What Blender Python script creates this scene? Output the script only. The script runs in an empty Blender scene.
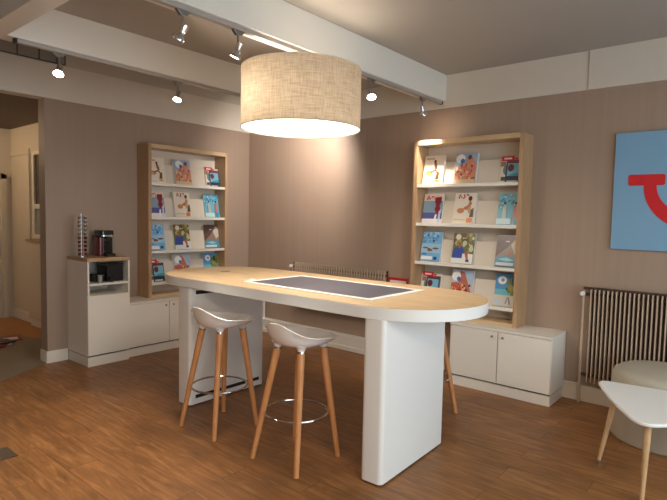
import bpy, bmesh, math, random
from mathutils import Vector, Matrix
random.seed(7)
sc = bpy.context.scene
col = sc.collection
PI = math.pi

# ------------------------------------------------------------------ materials
def new_mat(name):
    m = bpy.data.materials.new(name); m.use_nodes = True
    nt = m.node_tree
    return m, nt, nt.nodes['Principled BSDF']

def srgb(r, g, b):
    f = lambda c: (c / 12.92 if c <= 0.04045 else ((c + 0.055) / 1.055) ** 2.4)
    return (f(r / 255), f(g / 255), f(b / 255), 1)

_flat = {}
def plain(rgb, rough=0.5, metal=0.0, bump=0.0, scale=60, coat=0.0, vary=0.04):
    key = (rgb, rough, metal, bump, scale, coat, vary)
    if key in _flat: return _flat[key]
    m, nt, b = new_mat('mat_%02x%02x%02x' % tuple(int(c) for c in rgb))
    c = srgb(*rgb)
    n = nt.nodes.new('ShaderNodeTexNoise'); n.inputs['Scale'].default_value = 6; n.inputs['Detail'].default_value = 4
    tc = nt.nodes.new('ShaderNodeTexCoord'); nt.links.new(tc.outputs['Object'], n.inputs['Vector'])
    mx = nt.nodes.new('ShaderNodeMix'); mx.data_type = 'RGBA'
    mx.inputs[6].default_value = tuple(x * (1 - vary) for x in c[:3]) + (1,)
    mx.inputs[7].default_value = tuple(min(1, x * (1 + vary)) for x in c[:3]) + (1,)
    nt.links.new(n.outputs['Fac'], mx.inputs[0]); nt.links.new(mx.outputs[2], b.inputs['Base Color'])
    b.inputs['Roughness'].default_value = rough; b.inputs['Metallic'].default_value = metal
    b.inputs['Coat Weight'].default_value = coat
    if bump:
        n2 = nt.nodes.new('ShaderNodeTexNoise'); n2.inputs['Scale'].default_value = scale
        nt.links.new(tc.outputs['Object'], n2.inputs['Vector'])
        bp = nt.nodes.new('ShaderNodeBump'); bp.inputs['Strength'].default_value = bump; bp.inputs['Distance'].default_value = 0.01
        nt.links.new(n2.outputs['Fac'], bp.inputs['Height']); nt.links.new(bp.outputs['Normal'], b.inputs['Normal'])
    _flat[key] = m
    return m

def emit(name, rgb, strength):
    m, nt, b = new_mat(name)
    b.inputs['Base Color'].default_value = srgb(*rgb)
    b.inputs['Emission Color'].default_value = srgb(*rgb)
    b.inputs['Emission Strength'].default_value = strength
    return m

def wood(name, c1, c2, stretch=(1, 14, 14), scale=3.0, rough=0.45):
    m, nt, b = new_mat(name)
    tc = nt.nodes.new('ShaderNodeTexCoord'); mp = nt.nodes.new('ShaderNodeMapping')
    mp.inputs['Scale'].default_value = stretch
    n = nt.nodes.new('ShaderNodeTexNoise'); n.inputs['Scale'].default_value = scale
    n.inputs['Detail'].default_value = 7; n.inputs['Roughness'].default_value = 0.6; n.inputs['Distortion'].default_value = 0.4
    r = nt.nodes.new('ShaderNodeValToRGB')
    r.color_ramp.elements[0].position = 0.3; r.color_ramp.elements[0].color = srgb(*c1)
    r.color_ramp.elements[1].position = 0.7; r.color_ramp.elements[1].color = srgb(*c2)
    nt.links.new(tc.outputs['Object'], mp.inputs['Vector']); nt.links.new(mp.outputs['Vector'], n.inputs['Vector'])
    nt.links.new(n.outputs['Fac'], r.inputs['Fac']); nt.links.new(r.outputs['Color'], b.inputs['Base Color'])
    b.inputs['Roughness'].default_value = rough
    bp = nt.nodes.new('ShaderNodeBump'); bp.inputs['Strength'].default_value = 0.12; bp.inputs['Distance'].default_value = 0.003
    nt.links.new(n.outputs['Fac'], bp.inputs['Height']); nt.links.new(bp.outputs['Normal'], b.inputs['Normal'])
    return m

def floor_mat():
    m, nt, b = new_mat('brown_wood_planks')
    tc = nt.nodes.new('ShaderNodeTexCoord')
    br = nt.nodes.new('ShaderNodeTexBrick')
    br.inputs['Scale'].default_value = 1.0; br.inputs['Brick Width'].default_value = 1.25; br.inputs['Row Height'].default_value = 0.19
    br.inputs['Mortar Size'].default_value = 0.0016; br.offset = 0.37; br.inputs['Bias'].default_value = 0.0
    br.inputs['Color1'].default_value = (0, 0, 0, 1); br.inputs['Color2'].default_value = (1, 1, 1, 1); br.inputs['Mortar'].default_value = (0.5, 0.5, 0.5, 1)
    nt.links.new(tc.outputs['Object'], br.inputs['Vector'])
    mp = nt.nodes.new('ShaderNodeMapping'); mp.inputs['Scale'].default_value = (1.1, 9, 1)
    nt.links.new(tc.outputs['Object'], mp.inputs['Vector'])
    add = nt.nodes.new('ShaderNodeVectorMath'); add.operation = 'ADD'
    sclv = nt.nodes.new('ShaderNodeVectorMath'); sclv.operation = 'SCALE'; sclv.inputs['Scale'].default_value = 7.0
    nt.links.new(br.outputs['Color'], sclv.inputs[0])
    nt.links.new(mp.outputs['Vector'], add.inputs[0]); nt.links.new(sclv.outputs['Vector'], add.inputs[1])
    n = nt.nodes.new('ShaderNodeTexNoise'); n.inputs['Scale'].default_value = 2.2; n.inputs['Detail'].default_value = 8
    n.inputs['Roughness'].default_value = 0.62; n.inputs['Distortion'].default_value = 1.2
    nt.links.new(add.outputs['Vector'], n.inputs['Vector'])
    r = nt.nodes.new('ShaderNodeValToRGB'); e = r.color_ramp.elements
    e[0].position = 0.25; e[0].color = srgb(112, 76, 44)
    e[1].position = 0.78; e[1].color = srgb(178, 128, 80)
    k = e.new(0.5); k.color = srgb(144, 97, 56)
    nt.links.new(n.outputs['Fac'], r.inputs['Fac'])
    # broad blotches, a trait of the rustic boards
    n3 = nt.nodes.new('ShaderNodeTexNoise'); n3.inputs['Scale'].default_value = 3.5; n3.inputs['Detail'].default_value = 5
    nt.links.new(tc.outputs['Object'], n3.inputs['Vector'])
    mr3 = nt.nodes.new('ShaderNodeMapRange'); mr3.inputs[1].default_value = 0.3; mr3.inputs[2].default_value = 0.7
    mr3.inputs[3].default_value = 0.80; mr3.inputs[4].default_value = 1.12
    nt.links.new(n3.outputs['Fac'], mr3.inputs[0])
    mr = nt.nodes.new('ShaderNodeMapRange'); mr.inputs[3].default_value = 0.92; mr.inputs[4].default_value = 1.05
    nt.links.new(br.outputs['Color'], mr.inputs[0])
    mu = nt.nodes.new('ShaderNodeMath'); mu.operation = 'MULTIPLY'
    nt.links.new(mr.outputs[0], mu.inputs[0]); nt.links.new(mr3.outputs[0], mu.inputs[1])
    vm = nt.nodes.new('ShaderNodeVectorMath'); vm.operation = 'SCALE'
    nt.links.new(r.outputs['Color'], vm.inputs[0]); nt.links.new(mu.outputs[0], vm.inputs['Scale'])
    mo = nt.nodes.new('ShaderNodeMix'); mo.data_type = 'RGBA'; mo.inputs[7].default_value = srgb(92, 58, 32)
    nt.links.new(br.outputs['Fac'], mo.inputs[0]); nt.links.new(vm.outputs['Vector'], mo.inputs[6])
    nt.links.new(mo.outputs[2], b.inputs['Base Color'])
    b.inputs['Roughness'].default_value = 0.42
    b.inputs['Specular IOR Level'].default_value = 0.4
    bp = nt.nodes.new('ShaderNodeBump'); bp.inputs['Strength'].default_value = 0.15; bp.inputs['Distance'].default_value = 0.004
    nt.links.new(n.outputs['Fac'], bp.inputs['Height']); nt.links.new(bp.outputs['Normal'], b.inputs['Normal'])
    return m

def wallpaper(name, rgb, streak=0.06, axis=0):
    """painted wall covering with faint vertical streaks"""
    m, nt, b = new_mat(name)
    tc = nt.nodes.new('ShaderNodeTexCoord'); mp = nt.nodes.new('ShaderNodeMapping')
    mp.inputs['Scale'].default_value = (9, 9, 0.12)
    n = nt.nodes.new('ShaderNodeTexNoise'); n.inputs['Scale'].default_value = 2.5; n.inputs['Detail'].default_value = 6
    n.inputs['Roughness'].default_value = 0.7
    nt.links.new(tc.outputs['Object'], mp.inputs['Vector']); nt.links.new(mp.outputs['Vector'], n.inputs['Vector'])
    c = srgb(*rgb)
    r = nt.nodes.new('ShaderNodeValToRGB')
    r.color_ramp.elements[0].position = 0.35; r.color_ramp.elements[0].color = tuple(x * (1 - streak) for x in c[:3]) + (1,)
    r.color_ramp.elements[1].position = 0.65; r.color_ramp.elements[1].color = tuple(x * (1 + streak) for x in c[:3]) + (1,)
    nt.links.new(n.outputs['Fac'], r.inputs['Fac']); nt.links.new(r.outputs['Color'], b.inputs['Base Color'])
    b.inputs['Roughness'].default_value = 0.55
    bp = nt.nodes.new('ShaderNodeBump'); bp.inputs['Strength'].default_value = 0.35; bp.inputs['Distance'].default_value = 0.006
    nt.links.new(n.outputs['Fac'], bp.inputs['Height']); nt.links.new(bp.outputs['Normal'], b.inputs['Normal'])
    return m

def linen():
    m, nt, b = new_mat('linen_shade')
    out = nt.nodes['Material Output']
    tc = nt.nodes.new('ShaderNodeTexCoord'); mp = nt.nodes.new('ShaderNodeMapping'); mp.inputs['Scale'].default_value = (150, 150, 12)
    n = nt.nodes.new('ShaderNodeTexNoise'); n.inputs['Scale'].default_value = 1.0; n.inputs['Detail'].default_value = 3
    mp2 = nt.nodes.new('ShaderNodeMapping'); mp2.inputs['Scale'].default_value = (10, 10, 190)
    n2 = nt.nodes.new('ShaderNodeTexNoise'); n2.inputs['Scale'].default_value = 1.0
    for p, q in ((mp, n), (mp2, n2)):
        nt.links.new(tc.outputs['Object'], p.inputs['Vector']); nt.links.new(p.outputs['Vector'], q.inputs['Vector'])
    ad = nt.nodes.new('ShaderNodeMath'); ad.operation = 'ADD'
    nt.links.new(n.outputs['Fac'], ad.inputs[0]); nt.links.new(n2.outputs['Fac'], ad.inputs[1])
    r = nt.nodes.new('ShaderNodeMapRange'); r.inputs[1].default_value = 0.75; r.inputs[2].default_value = 1.25
    nt.links.new(ad.outputs[0], r.inputs[0])
    mx = nt.nodes.new('ShaderNodeMix'); mx.data_type = 'RGBA'
    mx.inputs[6].default_value = srgb(124, 111, 97); mx.inputs[7].default_value = srgb(154, 140, 124)
    nt.links.new(r.outputs[0], mx.inputs[0]); nt.links.new(mx.outputs[2], b.inputs['Base Color'])
    b.inputs['Roughness'].default_value = 0.9
    tr = nt.nodes.new('ShaderNodeBsdfTranslucent'); mt = nt.nodes.new('ShaderNodeMix'); mt.data_type = 'RGBA'; mt.inputs[6].default_value = srgb(190, 170, 144); mt.inputs[7].default_value = srgb(232, 214, 188)
    nt.links.new(r.outputs[0], mt.inputs[0]); nt.links.new(mt.outputs[2], tr.inputs['Color'])
    ms = nt.nodes.new('ShaderNodeMixShader'); ms.inputs[0].default_value = 0.2
    nt.links.new(b.outputs[0], ms.inputs[1]); nt.links.new(tr.outputs[0], ms.inputs[2]); nt.links.new(ms.outputs[0], out.inputs['Surface'])
    return m

M = {}
M['floor'] = floor_mat()
M['taupe'] = wallpaper('taupe_wall', (160, 138, 121), 0.03)
M['taupe_streak'] = wallpaper('taupe_wall_panelling', (162, 139, 121), 0.04)
M['band'] = plain((214, 204, 190), 0.6, vary=0.02)
M['ceiling'] = plain((166, 160, 152), 0.8, vary=0.02)
M['beam'] = plain((226, 220, 210), 0.55, vary=0.01)
M['upper'] = plain((190, 182, 168), 0.7)
M['white'] = plain((228, 222, 212), 0.38, vary=0.012)
M['white_cool'] = plain((232, 232, 230), 0.35, vary=0.01)
M['cream'] = plain((212, 200, 182), 0.5, vary=0.02)
M['rackback'] = plain((214, 203, 188), 0.6, vary=0.02)
M['gloss'] = plain((242, 240, 238), 0.22, coat=0.4, vary=0.01)
M['oak_h'] = wood('oak_lengthwise', (184, 154, 114), (208, 181, 144), (1, 14, 14), 3.0)
M['oak_v'] = wood('oak_upright', (162, 128, 94), (188, 154, 118), (14, 14, 1), 3.0)
M['beech'] = wood('beech_leg', (190, 128, 78), (212, 152, 100), (20, 20, 2), 2.0, 0.4)
M['oak_leg'] = wood('pale_leg', (178, 140, 96), (202, 166, 124), (20, 20, 2), 2.0, 0.5)
M['chrome'] = plain((215, 215, 215), 0.12, 1.0, vary=0.0)
M['steel'] = plain((150, 148, 145), 0.3, 0.9, vary=0.02)
M['track'] = plain((176, 170, 164), 0.4, 0.4, vary=0.02)
M['black'] = plain((16, 15, 15), 0.45, vary=0.1)
M['black_gloss'] = plain((12, 11, 12), 0.15, coat=0.6, vary=0.1)
M['dark'] = plain((40, 32, 28), 0.6, vary=0.1)
M['red'] = plain((96, 14, 12), 0.25, coat=0.5, vary=0.05)
M['capsule_red'] = plain((120, 24, 26), 0.3, 0.5)
M['capsule_silver'] = plain((200, 198, 196), 0.25, 0.9)
M['screen'] = plain((84, 85, 98), 0.35, vary=0.15)
M['radiator'] = plain((186, 164, 142), 0.5, vary=0.03)
M['rad_dark'] = plain((66, 44, 34), 0.6, vary=0.1)
M['pouf_top'] = plain((176, 168, 152), 0.85, bump=0.2, scale=400)
M['pouf_side'] = plain((168, 152, 132), 0.9, bump=0.3, scale=400)
M['grey_mat'] = plain((136, 120, 98), 0.9, bump=0.4, scale=300, vary=0.08)
M['tan_floor'] = plain((168, 118, 70), 0.7, vary=0.06)
M['darkwood'] = wood('dark_boards', (48, 26, 16), (74, 42, 26), (14, 1, 1), 3.0, 0.5)
M['glass_dark'] = plain((84, 66, 52), 0.12, vary=0.1)
M['glass_pale'] = plain((150, 150, 140), 0.15, vary=0.1)
M['sign_blue'] = plain((124, 166, 198), 0.45, vary=0.02)
M['sign_red'] = plain((206, 30, 40), 0.4, vary=0.02)
M['linen'] = linen()
M['diffuser'] = emit('lit_diffuser', (255, 244, 226), 2.6)
M['lampface'] = emit('lit_spot_face', (255, 246, 232), 45.0)
M['paper'] = plain((232, 228, 220), 0.6, vary=0.02)
M['card_red'] = plain((190, 30, 40), 0.4)

# ------------------------------------------------------------------ mesh helpers
class MB:
    def __init__(s, org=(0, 0, 0)):
        s.bm = bmesh.new(); s.mats = []; s.org = Vector(org)
    def mi(s, m):
        if m not in s.mats: s.mats.append(m)
        return s.mats.index(m)
    def V(s, p): return s.bm.verts.new(Vector(p) - s.org)
    def face(s, vs, m):
        try: f = s.bm.faces.new(vs)
        except ValueError: return None
        f.material_index = s.mi(m); return f
    def box(s, a, b, m):
        x0, y0, z0 = a; x1, y1, z1 = b
        v = [s.V(p) for p in ((x0, y0, z0), (x1, y0, z0), (x1, y1, z0), (x0, y1, z0), (x0, y0, z1), (x1, y0, z1), (x1, y1, z1), (x0, y1, z1))]
        for q in ((0, 3, 2, 1), (4, 5, 6, 7), (0, 1, 5, 4), (1, 2, 6, 5), (2, 3, 7, 6), (3, 0, 4, 7)): s.face([v[i] for i in q], m)
        return s
    def prism(s, pts, z0, z1, m, mtop=None, axis='z'):
        def P(p, z): return (p[0], p[1], z) if axis == 'z' else ((p[0], z, p[1]) if axis == 'y' else (z, p[0], p[1]))
        a = [s.V(P(p, z0)) for p in pts]; b = [s.V(P(p, z1)) for p in pts]; n = len(pts)
        s.face(a[::-1], m); s.face(b, mtop or m)
        for i in range(n): s.face([a[i], a[(i + 1) % n], b[(i + 1) % n], b[i]], m)
        return s
    def lathe(s, prof, m, o=(0, 0, 0), d=(0, 0, 1), seg=24, caps=True, mcap=None):
        """prof: (r, t) along direction d from o"""
        d = Vector(d).normalized(); q = Vector((0, 0, 1)).rotation_difference(d)
        rings = []
        for r, t in prof:
            rings.append([s.V(Vector(o) + q @ Vector((r * math.cos(2 * PI * k / seg), r * math.sin(2 * PI * k / seg), t))) for k in range(seg)])
        for i in range(len(rings) - 1):
            for k in range(seg):
                s.face([rings[i][k], rings[i][(k + 1) % seg], rings[i + 1][(k + 1) % seg], rings[i + 1][k]], m)
        if caps:
            s.face(rings[0][::-1], m); s.face(rings[-1], mcap or m)
        return s
    def tube(s, p0, p1, r, m, r1=None, seg=12):
        p0, p1 = Vector(p0), Vector(p1); L = (p1 - p0).length
        return s.lathe([(r, 0), (r if r1 is None else r1, L)], m, p0, p1 - p0, seg)
    def torus(s, c, R, r, m, seg=48, k=8):
        g = []
        for i in range(seg):
            a = 2 * PI * i / seg
            g.append([s.V((c[0] + (R + r * math.cos(2 * PI * j / k)) * math.cos(a), c[1] + (R + r * math.cos(2 * PI * j / k)) * math.sin(a), c[2] + r * math.sin(2 * PI * j / k))) for j in range(k)])
        for i in range(seg):
            for j in range(k):
                s.face([g[i][j], g[(i + 1) % seg][j], g[(i + 1) % seg][(j + 1) % k], g[i][(j + 1) % k]], m)
        return s
    def build(s, name, parent=None, bevel=0.0, smooth=False):
        bmesh.ops.recalc_face_normals(s.bm, faces=s.bm.faces)
        me = bpy.data.meshes.new(name); s.bm.to_mesh(me); s.bm.free()
        for m in s.mats: me.materials.append(m)
        o = bpy.data.objects.new(name, me); col.objects.link(o)
        if parent is None: o.location = s.org
        else: o.parent = parent; 
        if smooth:
            for p in me.polygons: p.use_smooth = True
            me.set_sharp_from_angle(angle=0.7)
        if bevel:
            b = o.modifiers.new('bevel', 'BEVEL'); b.width = bevel; b.segments = 2; b.limit_method = 'ANGLE'
        return o

def tag(o, label=None, cat=None, group=None, kind=None):
    if label: o['label'] = label
    if cat: o['category'] = cat
    if group: o['group'] = group
    if kind: o['kind'] = kind
    return o
def thing(name, label, cat, loc, group=None, rz=0.0):
    o = bpy.data.objects.new(name, None); col.objects.link(o); o.empty_display_size = 0.05
    o.location = loc; o.rotation_euler = (0, 0, rz)
    return tag(o, label, cat, group)
def kids(o): return [c for c in bpy.data.objects if c.parent == o]
def copy_tree(o, parent=None):
    c = o.copy(); col.objects.link(c); c.parent = parent
    for ch in kids(o): copy_tree(ch, c)
    return c
def struct(name, mb, label=None, bevel=0.0):
    o = mb.build(name, None, bevel); o['kind'] = 'structure'
    if label: o['label'] = label
    return o

# ------------------------------------------------------------------ setting
H = 2.745; ZC = 3.08; XR = 7.6; YF = -7.0
struct('floor', MB().box((0, YF, -0.1), (XR, 0, 0), M['floor']), 'brown rustic wood plank floor')
# the corner of the hall floor: the plank floor ends on a slant in the wide opening
struct('floor_mat', MB((-1, -4, 0)).prism([(-3.2, YF), (0.0, YF), (0.0, -2.05), (-3.2, -2.05)], -0.1, 0, M['tan_floor']), 'warm tan floor of the room beyond the opening')
g = MB((-1, -4, 0)).prism([(-1.75, -5.5), (1.55, -5.5), (0.33, -3.29), (0.0, -2.735), (-0.15, -2.5), (-1.15, -2.3), (-1.75, -2.72)], 0.0005, 0.006, M['grey_mat'])
tag(g.build('entrance_mat'), 'greyish entrance matting lying in the wide opening left of the taupe wall', 'mat')

struct('wall_back', MB().box((-0.15, 0, 0), (XR, 0.15, H), M['taupe_streak']), 'taupe back wall with faint vertical streaks')
struct('wall_left', MB((0, -2.735, 0)).box((-0.15, -2.735, 0), (0, 0, H), M['taupe']), 'taupe left wall ending at the wide opening')
struct('trim_1', MB().box((-0.15, YF, H), (0.012, 0.0, 3.10), M['band']), 'pale band above the left wall')
struct('trim_2', MB().box((0.012, -0.012, H), (4.45, 0.15, 3.12), M['band']).box((4.455, -0.022, H), (XR, 0.15, 3.12), M['band']), 'pale band above the back wall')
struct('wall_upper', MB().box((-0.15, YF, 3.10), (0.0, 0.0, 3.42), M['upper']).box((0.0, 0.0, 3.12), (1.46, 0.15, 3.42), M['upper']))
struct('ceiling', MB().box((1.46, YF, ZC), (XR, 0.15, 3.42), M['ceiling']).box((-0.15, YF, 3.42), (XR, 0.15, 3.5), M['ceiling']), 'flat warm grey ceiling')
bm = MB().box((2.93, -3.6, 2.81), (3.08, -0.012, ZC), M['beam'])
struct('trim_3', bm, 'white beam that carries the nearer light track', 0.003)
struct('trim_4', MB().box((1.46, -3.6, 2.81), (1.60, -0.012, ZC + 0.01), M['beam']), 'white beam that carries the farther light track', 0.003)
struct('trim_5', MB().box((0.012, -3.74, 2.81), (XR, -3.6, ZC + 0.005), M['beam']), 'white cross beam at the upper left', 0.003)
struct('trim_6', MB().box((0.0, -3.74, ZC + 0.006), (1.46, -3.6, 3.42), M['upper']))

# right wall with wide shop windows letting the daylight in
W = MB()
W.box((XR, YF, 0), (XR + 0.15, 0.15, 0.35), M['taupe']).box((XR, YF, 2.75), (XR + 0.15, 0.15, 3.5), M['taupe'])
W.box((XR, -0.5, 0.35), (XR + 0.15, 0.15, 2.75), M['taupe']).box((XR, YF, 0.35), (XR + 0.15, -6.6, 2.75), M['taupe'])
struct('wall_right', W)
wf = MB()
for y in (-6.6, -4.6, -2.55, -0.54): wf.box((XR + 0.03, y, 0.35), (XR + 0.09, y + 0.05, 2.75), M['white_cool'])
wf.box((XR + 0.03, -6.6, 0.35), (XR + 0.09, -0.5, 0.41), M['white_cool']).box((XR + 0.03, -6.6, 2.69), (XR + 0.09, -0.5, 2.75), M['white_cool'])
struct('window_1', wf)
struct('wall_front', MB().box((-3.2, YF - 0.15, 0), (XR + 0.15, YF, 3.5), M['taupe']))

# baseboards
struct('baseboard_left', MB().box((0, -2.735, 0), (0.014, -2.532, 0.125), M['white']).box((-0.15, -2.749, 0), (0.014, -2.735, 0.125), M['white']), 'white baseboard under the end of the left wall', 0.002)
struct('baseboard_back', MB().box((0, -0.11, 0), (3.05, 0, 0.17), M['white']).box((3.05, -0.03, 0), (XR, 0, 0.14), M['cream']).box((0, -0.125, 0), (3.05, -0.11, 0.05), M['white']), 'white boxed baseboard along the back wall', 0.002)

# hall beyond the opening
struct('wall_hall_far', MB((-3.1, -2.05, 0)).box((-3.1, -2.05, 0), (-0.15, -1.9, 2.8), M['cream']), 'cream panelled wall of the room beyond')
struct('wall_hall_left', MB((-3.0, -2.05, 0)).box((-3.1, YF, 0), (-2.95, -2.05, 2.8), M['cream']), 'cream wall with a door in the room beyond')
struct('ceiling_hall', MB().box((-3.1, YF, 2.78), (-0.15, -1.9, 2.9), M['darkwood']), 'dark brown board ceiling of the room beyond')
struct('trim_7', MB().box((-2.95, -2.065, 0.0), (-2.17, -2.05, 0.13), M['white']).box((-2.26, -2.08, 0.13), (-2.21, -2.05, 2.45), M['cream']).box((-2.95, -2.06, 2.38), (-0.15, -2.05, 2.45), M['cream']))
dr = struct('door_1', MB((-2.95, -3.0, 0)).box((-2.95, -3.02, 0), (-2.925, -2.2, 2.05), M['cream']), 'cream door in the room beyond', 0.003)
dh = MB((-2.95, -3.0, 0)).box((-2.925, -2.30, 1.0), (-2.885, -2.26, 1.12), M['dark']).tube((-2.89, -2.36, 1.06), (-2.89, -2.26, 1.06), 0.01, M['dark']).build('door_handle', dr)
struct('door_frame', MB((-2.95, -3.0, 0)).box((-2.95, -2.2, 0), (-2.90, -2.13, 2.12), M['cream']).box((-2.95, -3.02, 2.05), (-2.90, -2.13, 2.12), M['cream']))
w1 = struct('window_2', MB((-2.1, -2.05, 1.2)).box((-2.07, -2.09, 1.22), (-2.02, -2.05, 2.40), M['white']).box((-1.3, -2.09, 1.22), (-1.25, -2.05, 2.40), M['white'])
            .box((-2.02, -2.09, 2.35), (-1.3, -2.05, 2.40), M['white']).box((-2.02, -2.09, 1.62), (-1.3, -2.05, 1.68), M['white']).box((-2.02, -2.09, 1.22), (-1.3, -2.05, 1.27), M['white']), 'inner window beyond the opening', 0.003)
MB((-2.1, -2.05, 1.2)).box((-2.02, -2.065, 1.68), (-1.3, -2.055, 2.35), M['glass_dark']).build('upper_pane', w1)
MB((-2.1, -2.05, 1.2)).box((-2.02, -2.065, 1.27), (-1.3, -2.055, 1.62), M['glass_pale']).build('lower_pane', w1)
cb = thing('hall_cabinet', 'cream waist-high cupboard with a brown ledge, under the inner window beyond the opening', 'cabinet', (-1.7, -2.1, 0))
o_ = (-1.7, -2.1, 0)
MB(o_).box((-2.13, -2.13, 0.10), (-0.35, -2.068, 1.17), M['cream']).box((-2.11, -2.115, 0), (-0.35, -2.068, 0.1), M['white']).build('body', cb)
MB(o_).box((-2.10, -2.148, 0.12), (-1.35, -2.131, 1.15), M['cream']).build('door', cb, 0.002)
MB(o_).box((-2.16, -2.16, 1.171), (-0.35, -2.068, 1.20), M['oak_v']).build('ledge', cb, 0.003)

# magazines on the hall floor
def flat_mag(x, y, z, rz, rgb, rgb2, label):
    m = MB((0, 0, 0)).box((-0.105, -0.148, 0.0), (0.105, 0.148, 0.012), plain(rgb, 0.35)).box((-0.09, -0.12, 0.0121), (0.06, 0.02, 0.0128), plain(rgb2, 0.35))
    o = m.build('magazine'); o.location = (x, y, z); o.rotation_euler = (0, 0, rz)
    return tag(o, label, 'magazine', 'magazines on the floor beyond the opening')
flat_mag(-1.13, -2.88, 0.0065, 0.4, (235, 228, 220), (200, 40, 40), 'white magazine at the bottom of the pile on the grey floor matting')
flat_mag(-1.12, -2.84, 0.0195, 0.9, (150, 20, 36), (220, 210, 200), 'dark red magazine in the middle of the pile on the floor matting')
flat_mag(-1.15, -2.83, 0.0325, 0.2, (28, 26, 30), (150, 24, 34), 'black and red magazine on top of the floor pile')
flat_mag(-1.40, -2.60, 0.0065, 1.3, (140, 24, 30), (230, 220, 210), 'red magazine lying flat behind the floor pile')

# ------------------------------------------------------------------ high table
TX, TY = 2.9, -2.0
tb = thing('high_table', 'long rounded high table with oak top, white edge and two white slab pedestals', 'table', (TX, TY, 0))
def stadium(x0, x1, yc, r, n=28):
    p = []
    for i in range(n + 1):
        a = -PI / 2 + PI * i / n; p.append((x1 - r + r * math.cos(a), yc + r * math.sin(a)))
    for i in range(n + 1):
        a = PI / 2 + PI * i / n; p.append((x0 + r + r * math.cos(a), yc + r * math.sin(a)))
    return p
MB((TX, TY, 0)).prism(stadium(1.465, 4.42, -1.97, 0.54), 1.0, 1.072, M['white_cool']).build('tabletop_edge', tb, 0.002, True)
MB((TX, TY, 0)).prism(stadium(1.468, 4.417, -1.97, 0.537), 1.0721, 1.0745, M['oak_h']).build('tabletop', tb)['label'] = 'pale oak table surface'
def rrect(x0, x1, y0, y1, r, n=6):
    p = []
    for cx, cy, a0 in ((x1 - r, y0 + r, -PI / 2), (x1 - r, y1 - r, 0), (x0 + r, y1 - r, PI / 2), (x0 + r, y0 + r, PI)):
        for i in range(n + 1):
            a = a0 + PI / 2 * i / n; p.append((cx + r * math.cos(a), cy + r * math.sin(a)))
    return p
def turn(p, c, a): return [(c[0] + (x - c[0]) * math.cos(a) - (y - c[1]) * math.sin(a), c[1] + (x - c[0]) * math.sin(a) + (y - c[1]) * math.cos(a)) for x, y in p]
p1 = MB((TX, TY, 0)).prism(turn(rrect(3.915, 4.068, -2.49, -1.68, 0.03), (4.0, -2.48), 0.035), 0.012, 1.0, M['white_cool']).prism(turn(rrect(3.925, 4.058, -2.48, -1.69, 0.03), (4.0, -2.48), 0.035), 0, 0.012, M['dark']).build('pedestal', tb, 0, True)
p2 = MB((TX, TY, 0)).prism(rrect(1.975, 2.145, -2.48, -1.66, 0.03), 0.012, 1.0, M['white_cool']).prism(rrect(1.985, 2.135, -2.47, -1.67, 0.03), 0, 0.012, M['dark']).build('pedestal', tb, 0, True)
MB((TX, TY, 0)).box((2.1455, -2.43, 0.10), (2.151, -1.71, 0.925), M['white_cool']).build('access_panel', p2, 0.001)
MB((TX, TY, 0)).box((2.1452, -2.42, 0.935), (2.149, -1.85, 0.965), M['black']).build('vent_slot', p2)
MB((TX, TY, 0)).box((2.1452, -2.42, 0.062), (2.149, -1.72, 0.09), M['black']).build('vent_slot', p2)
MB((TX, TY, 0)).lathe([(0.04, 0), (0.042, 0.003), (0.036, 0.005)], M['steel'], (1.93, -1.95, 1.0746)).build('cable_grommet', tb, 0, True)

ts = thing('touchscreen', 'dark flat touchscreen with a white frame lying on the oak tabletop', 'screen', (3.245, -2.0, 1.0745))
o_ = (3.245, -2.0, 1.0745)
fr = MB(o_)
x0, x1, y0, y1, b_ = 2.62, 3.85, -2.335, -1.665, 0.045
for a, b in (((x0, y0), (x1, y0 + b_)), ((x0, y1 - b_), (x1, y1)), ((x0, y0 + b_), (x0 + b_, y1 - b_)), ((x1 - b_, y0 + b_), (x1, y1 - b_))):
    fr.box((a[0], a[1], 1.0746), (b[0], b[1], 1.081), M['white_cool'])
fr.build('frame', ts)
MB(o_).box((x0 + b_, y0 + b_, 1.0746), (x1 - b_, y1 - b_, 1.0795), M['screen']).build('display', ts)
tag(MB((2.52, -2.2, 1.0748)).box((2.50, -2.24, 1.0748), (2.56, -2.14, 1.079), M['paper']).box((2.508, -2.23, 1.0791), (2.552, -2.17, 1.0795), plain((150, 150, 155))).build('notepad'), 'small white card with a grey patch beside the touchscreen frame', 'card').rotation_euler = (0, 0, 0)

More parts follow.
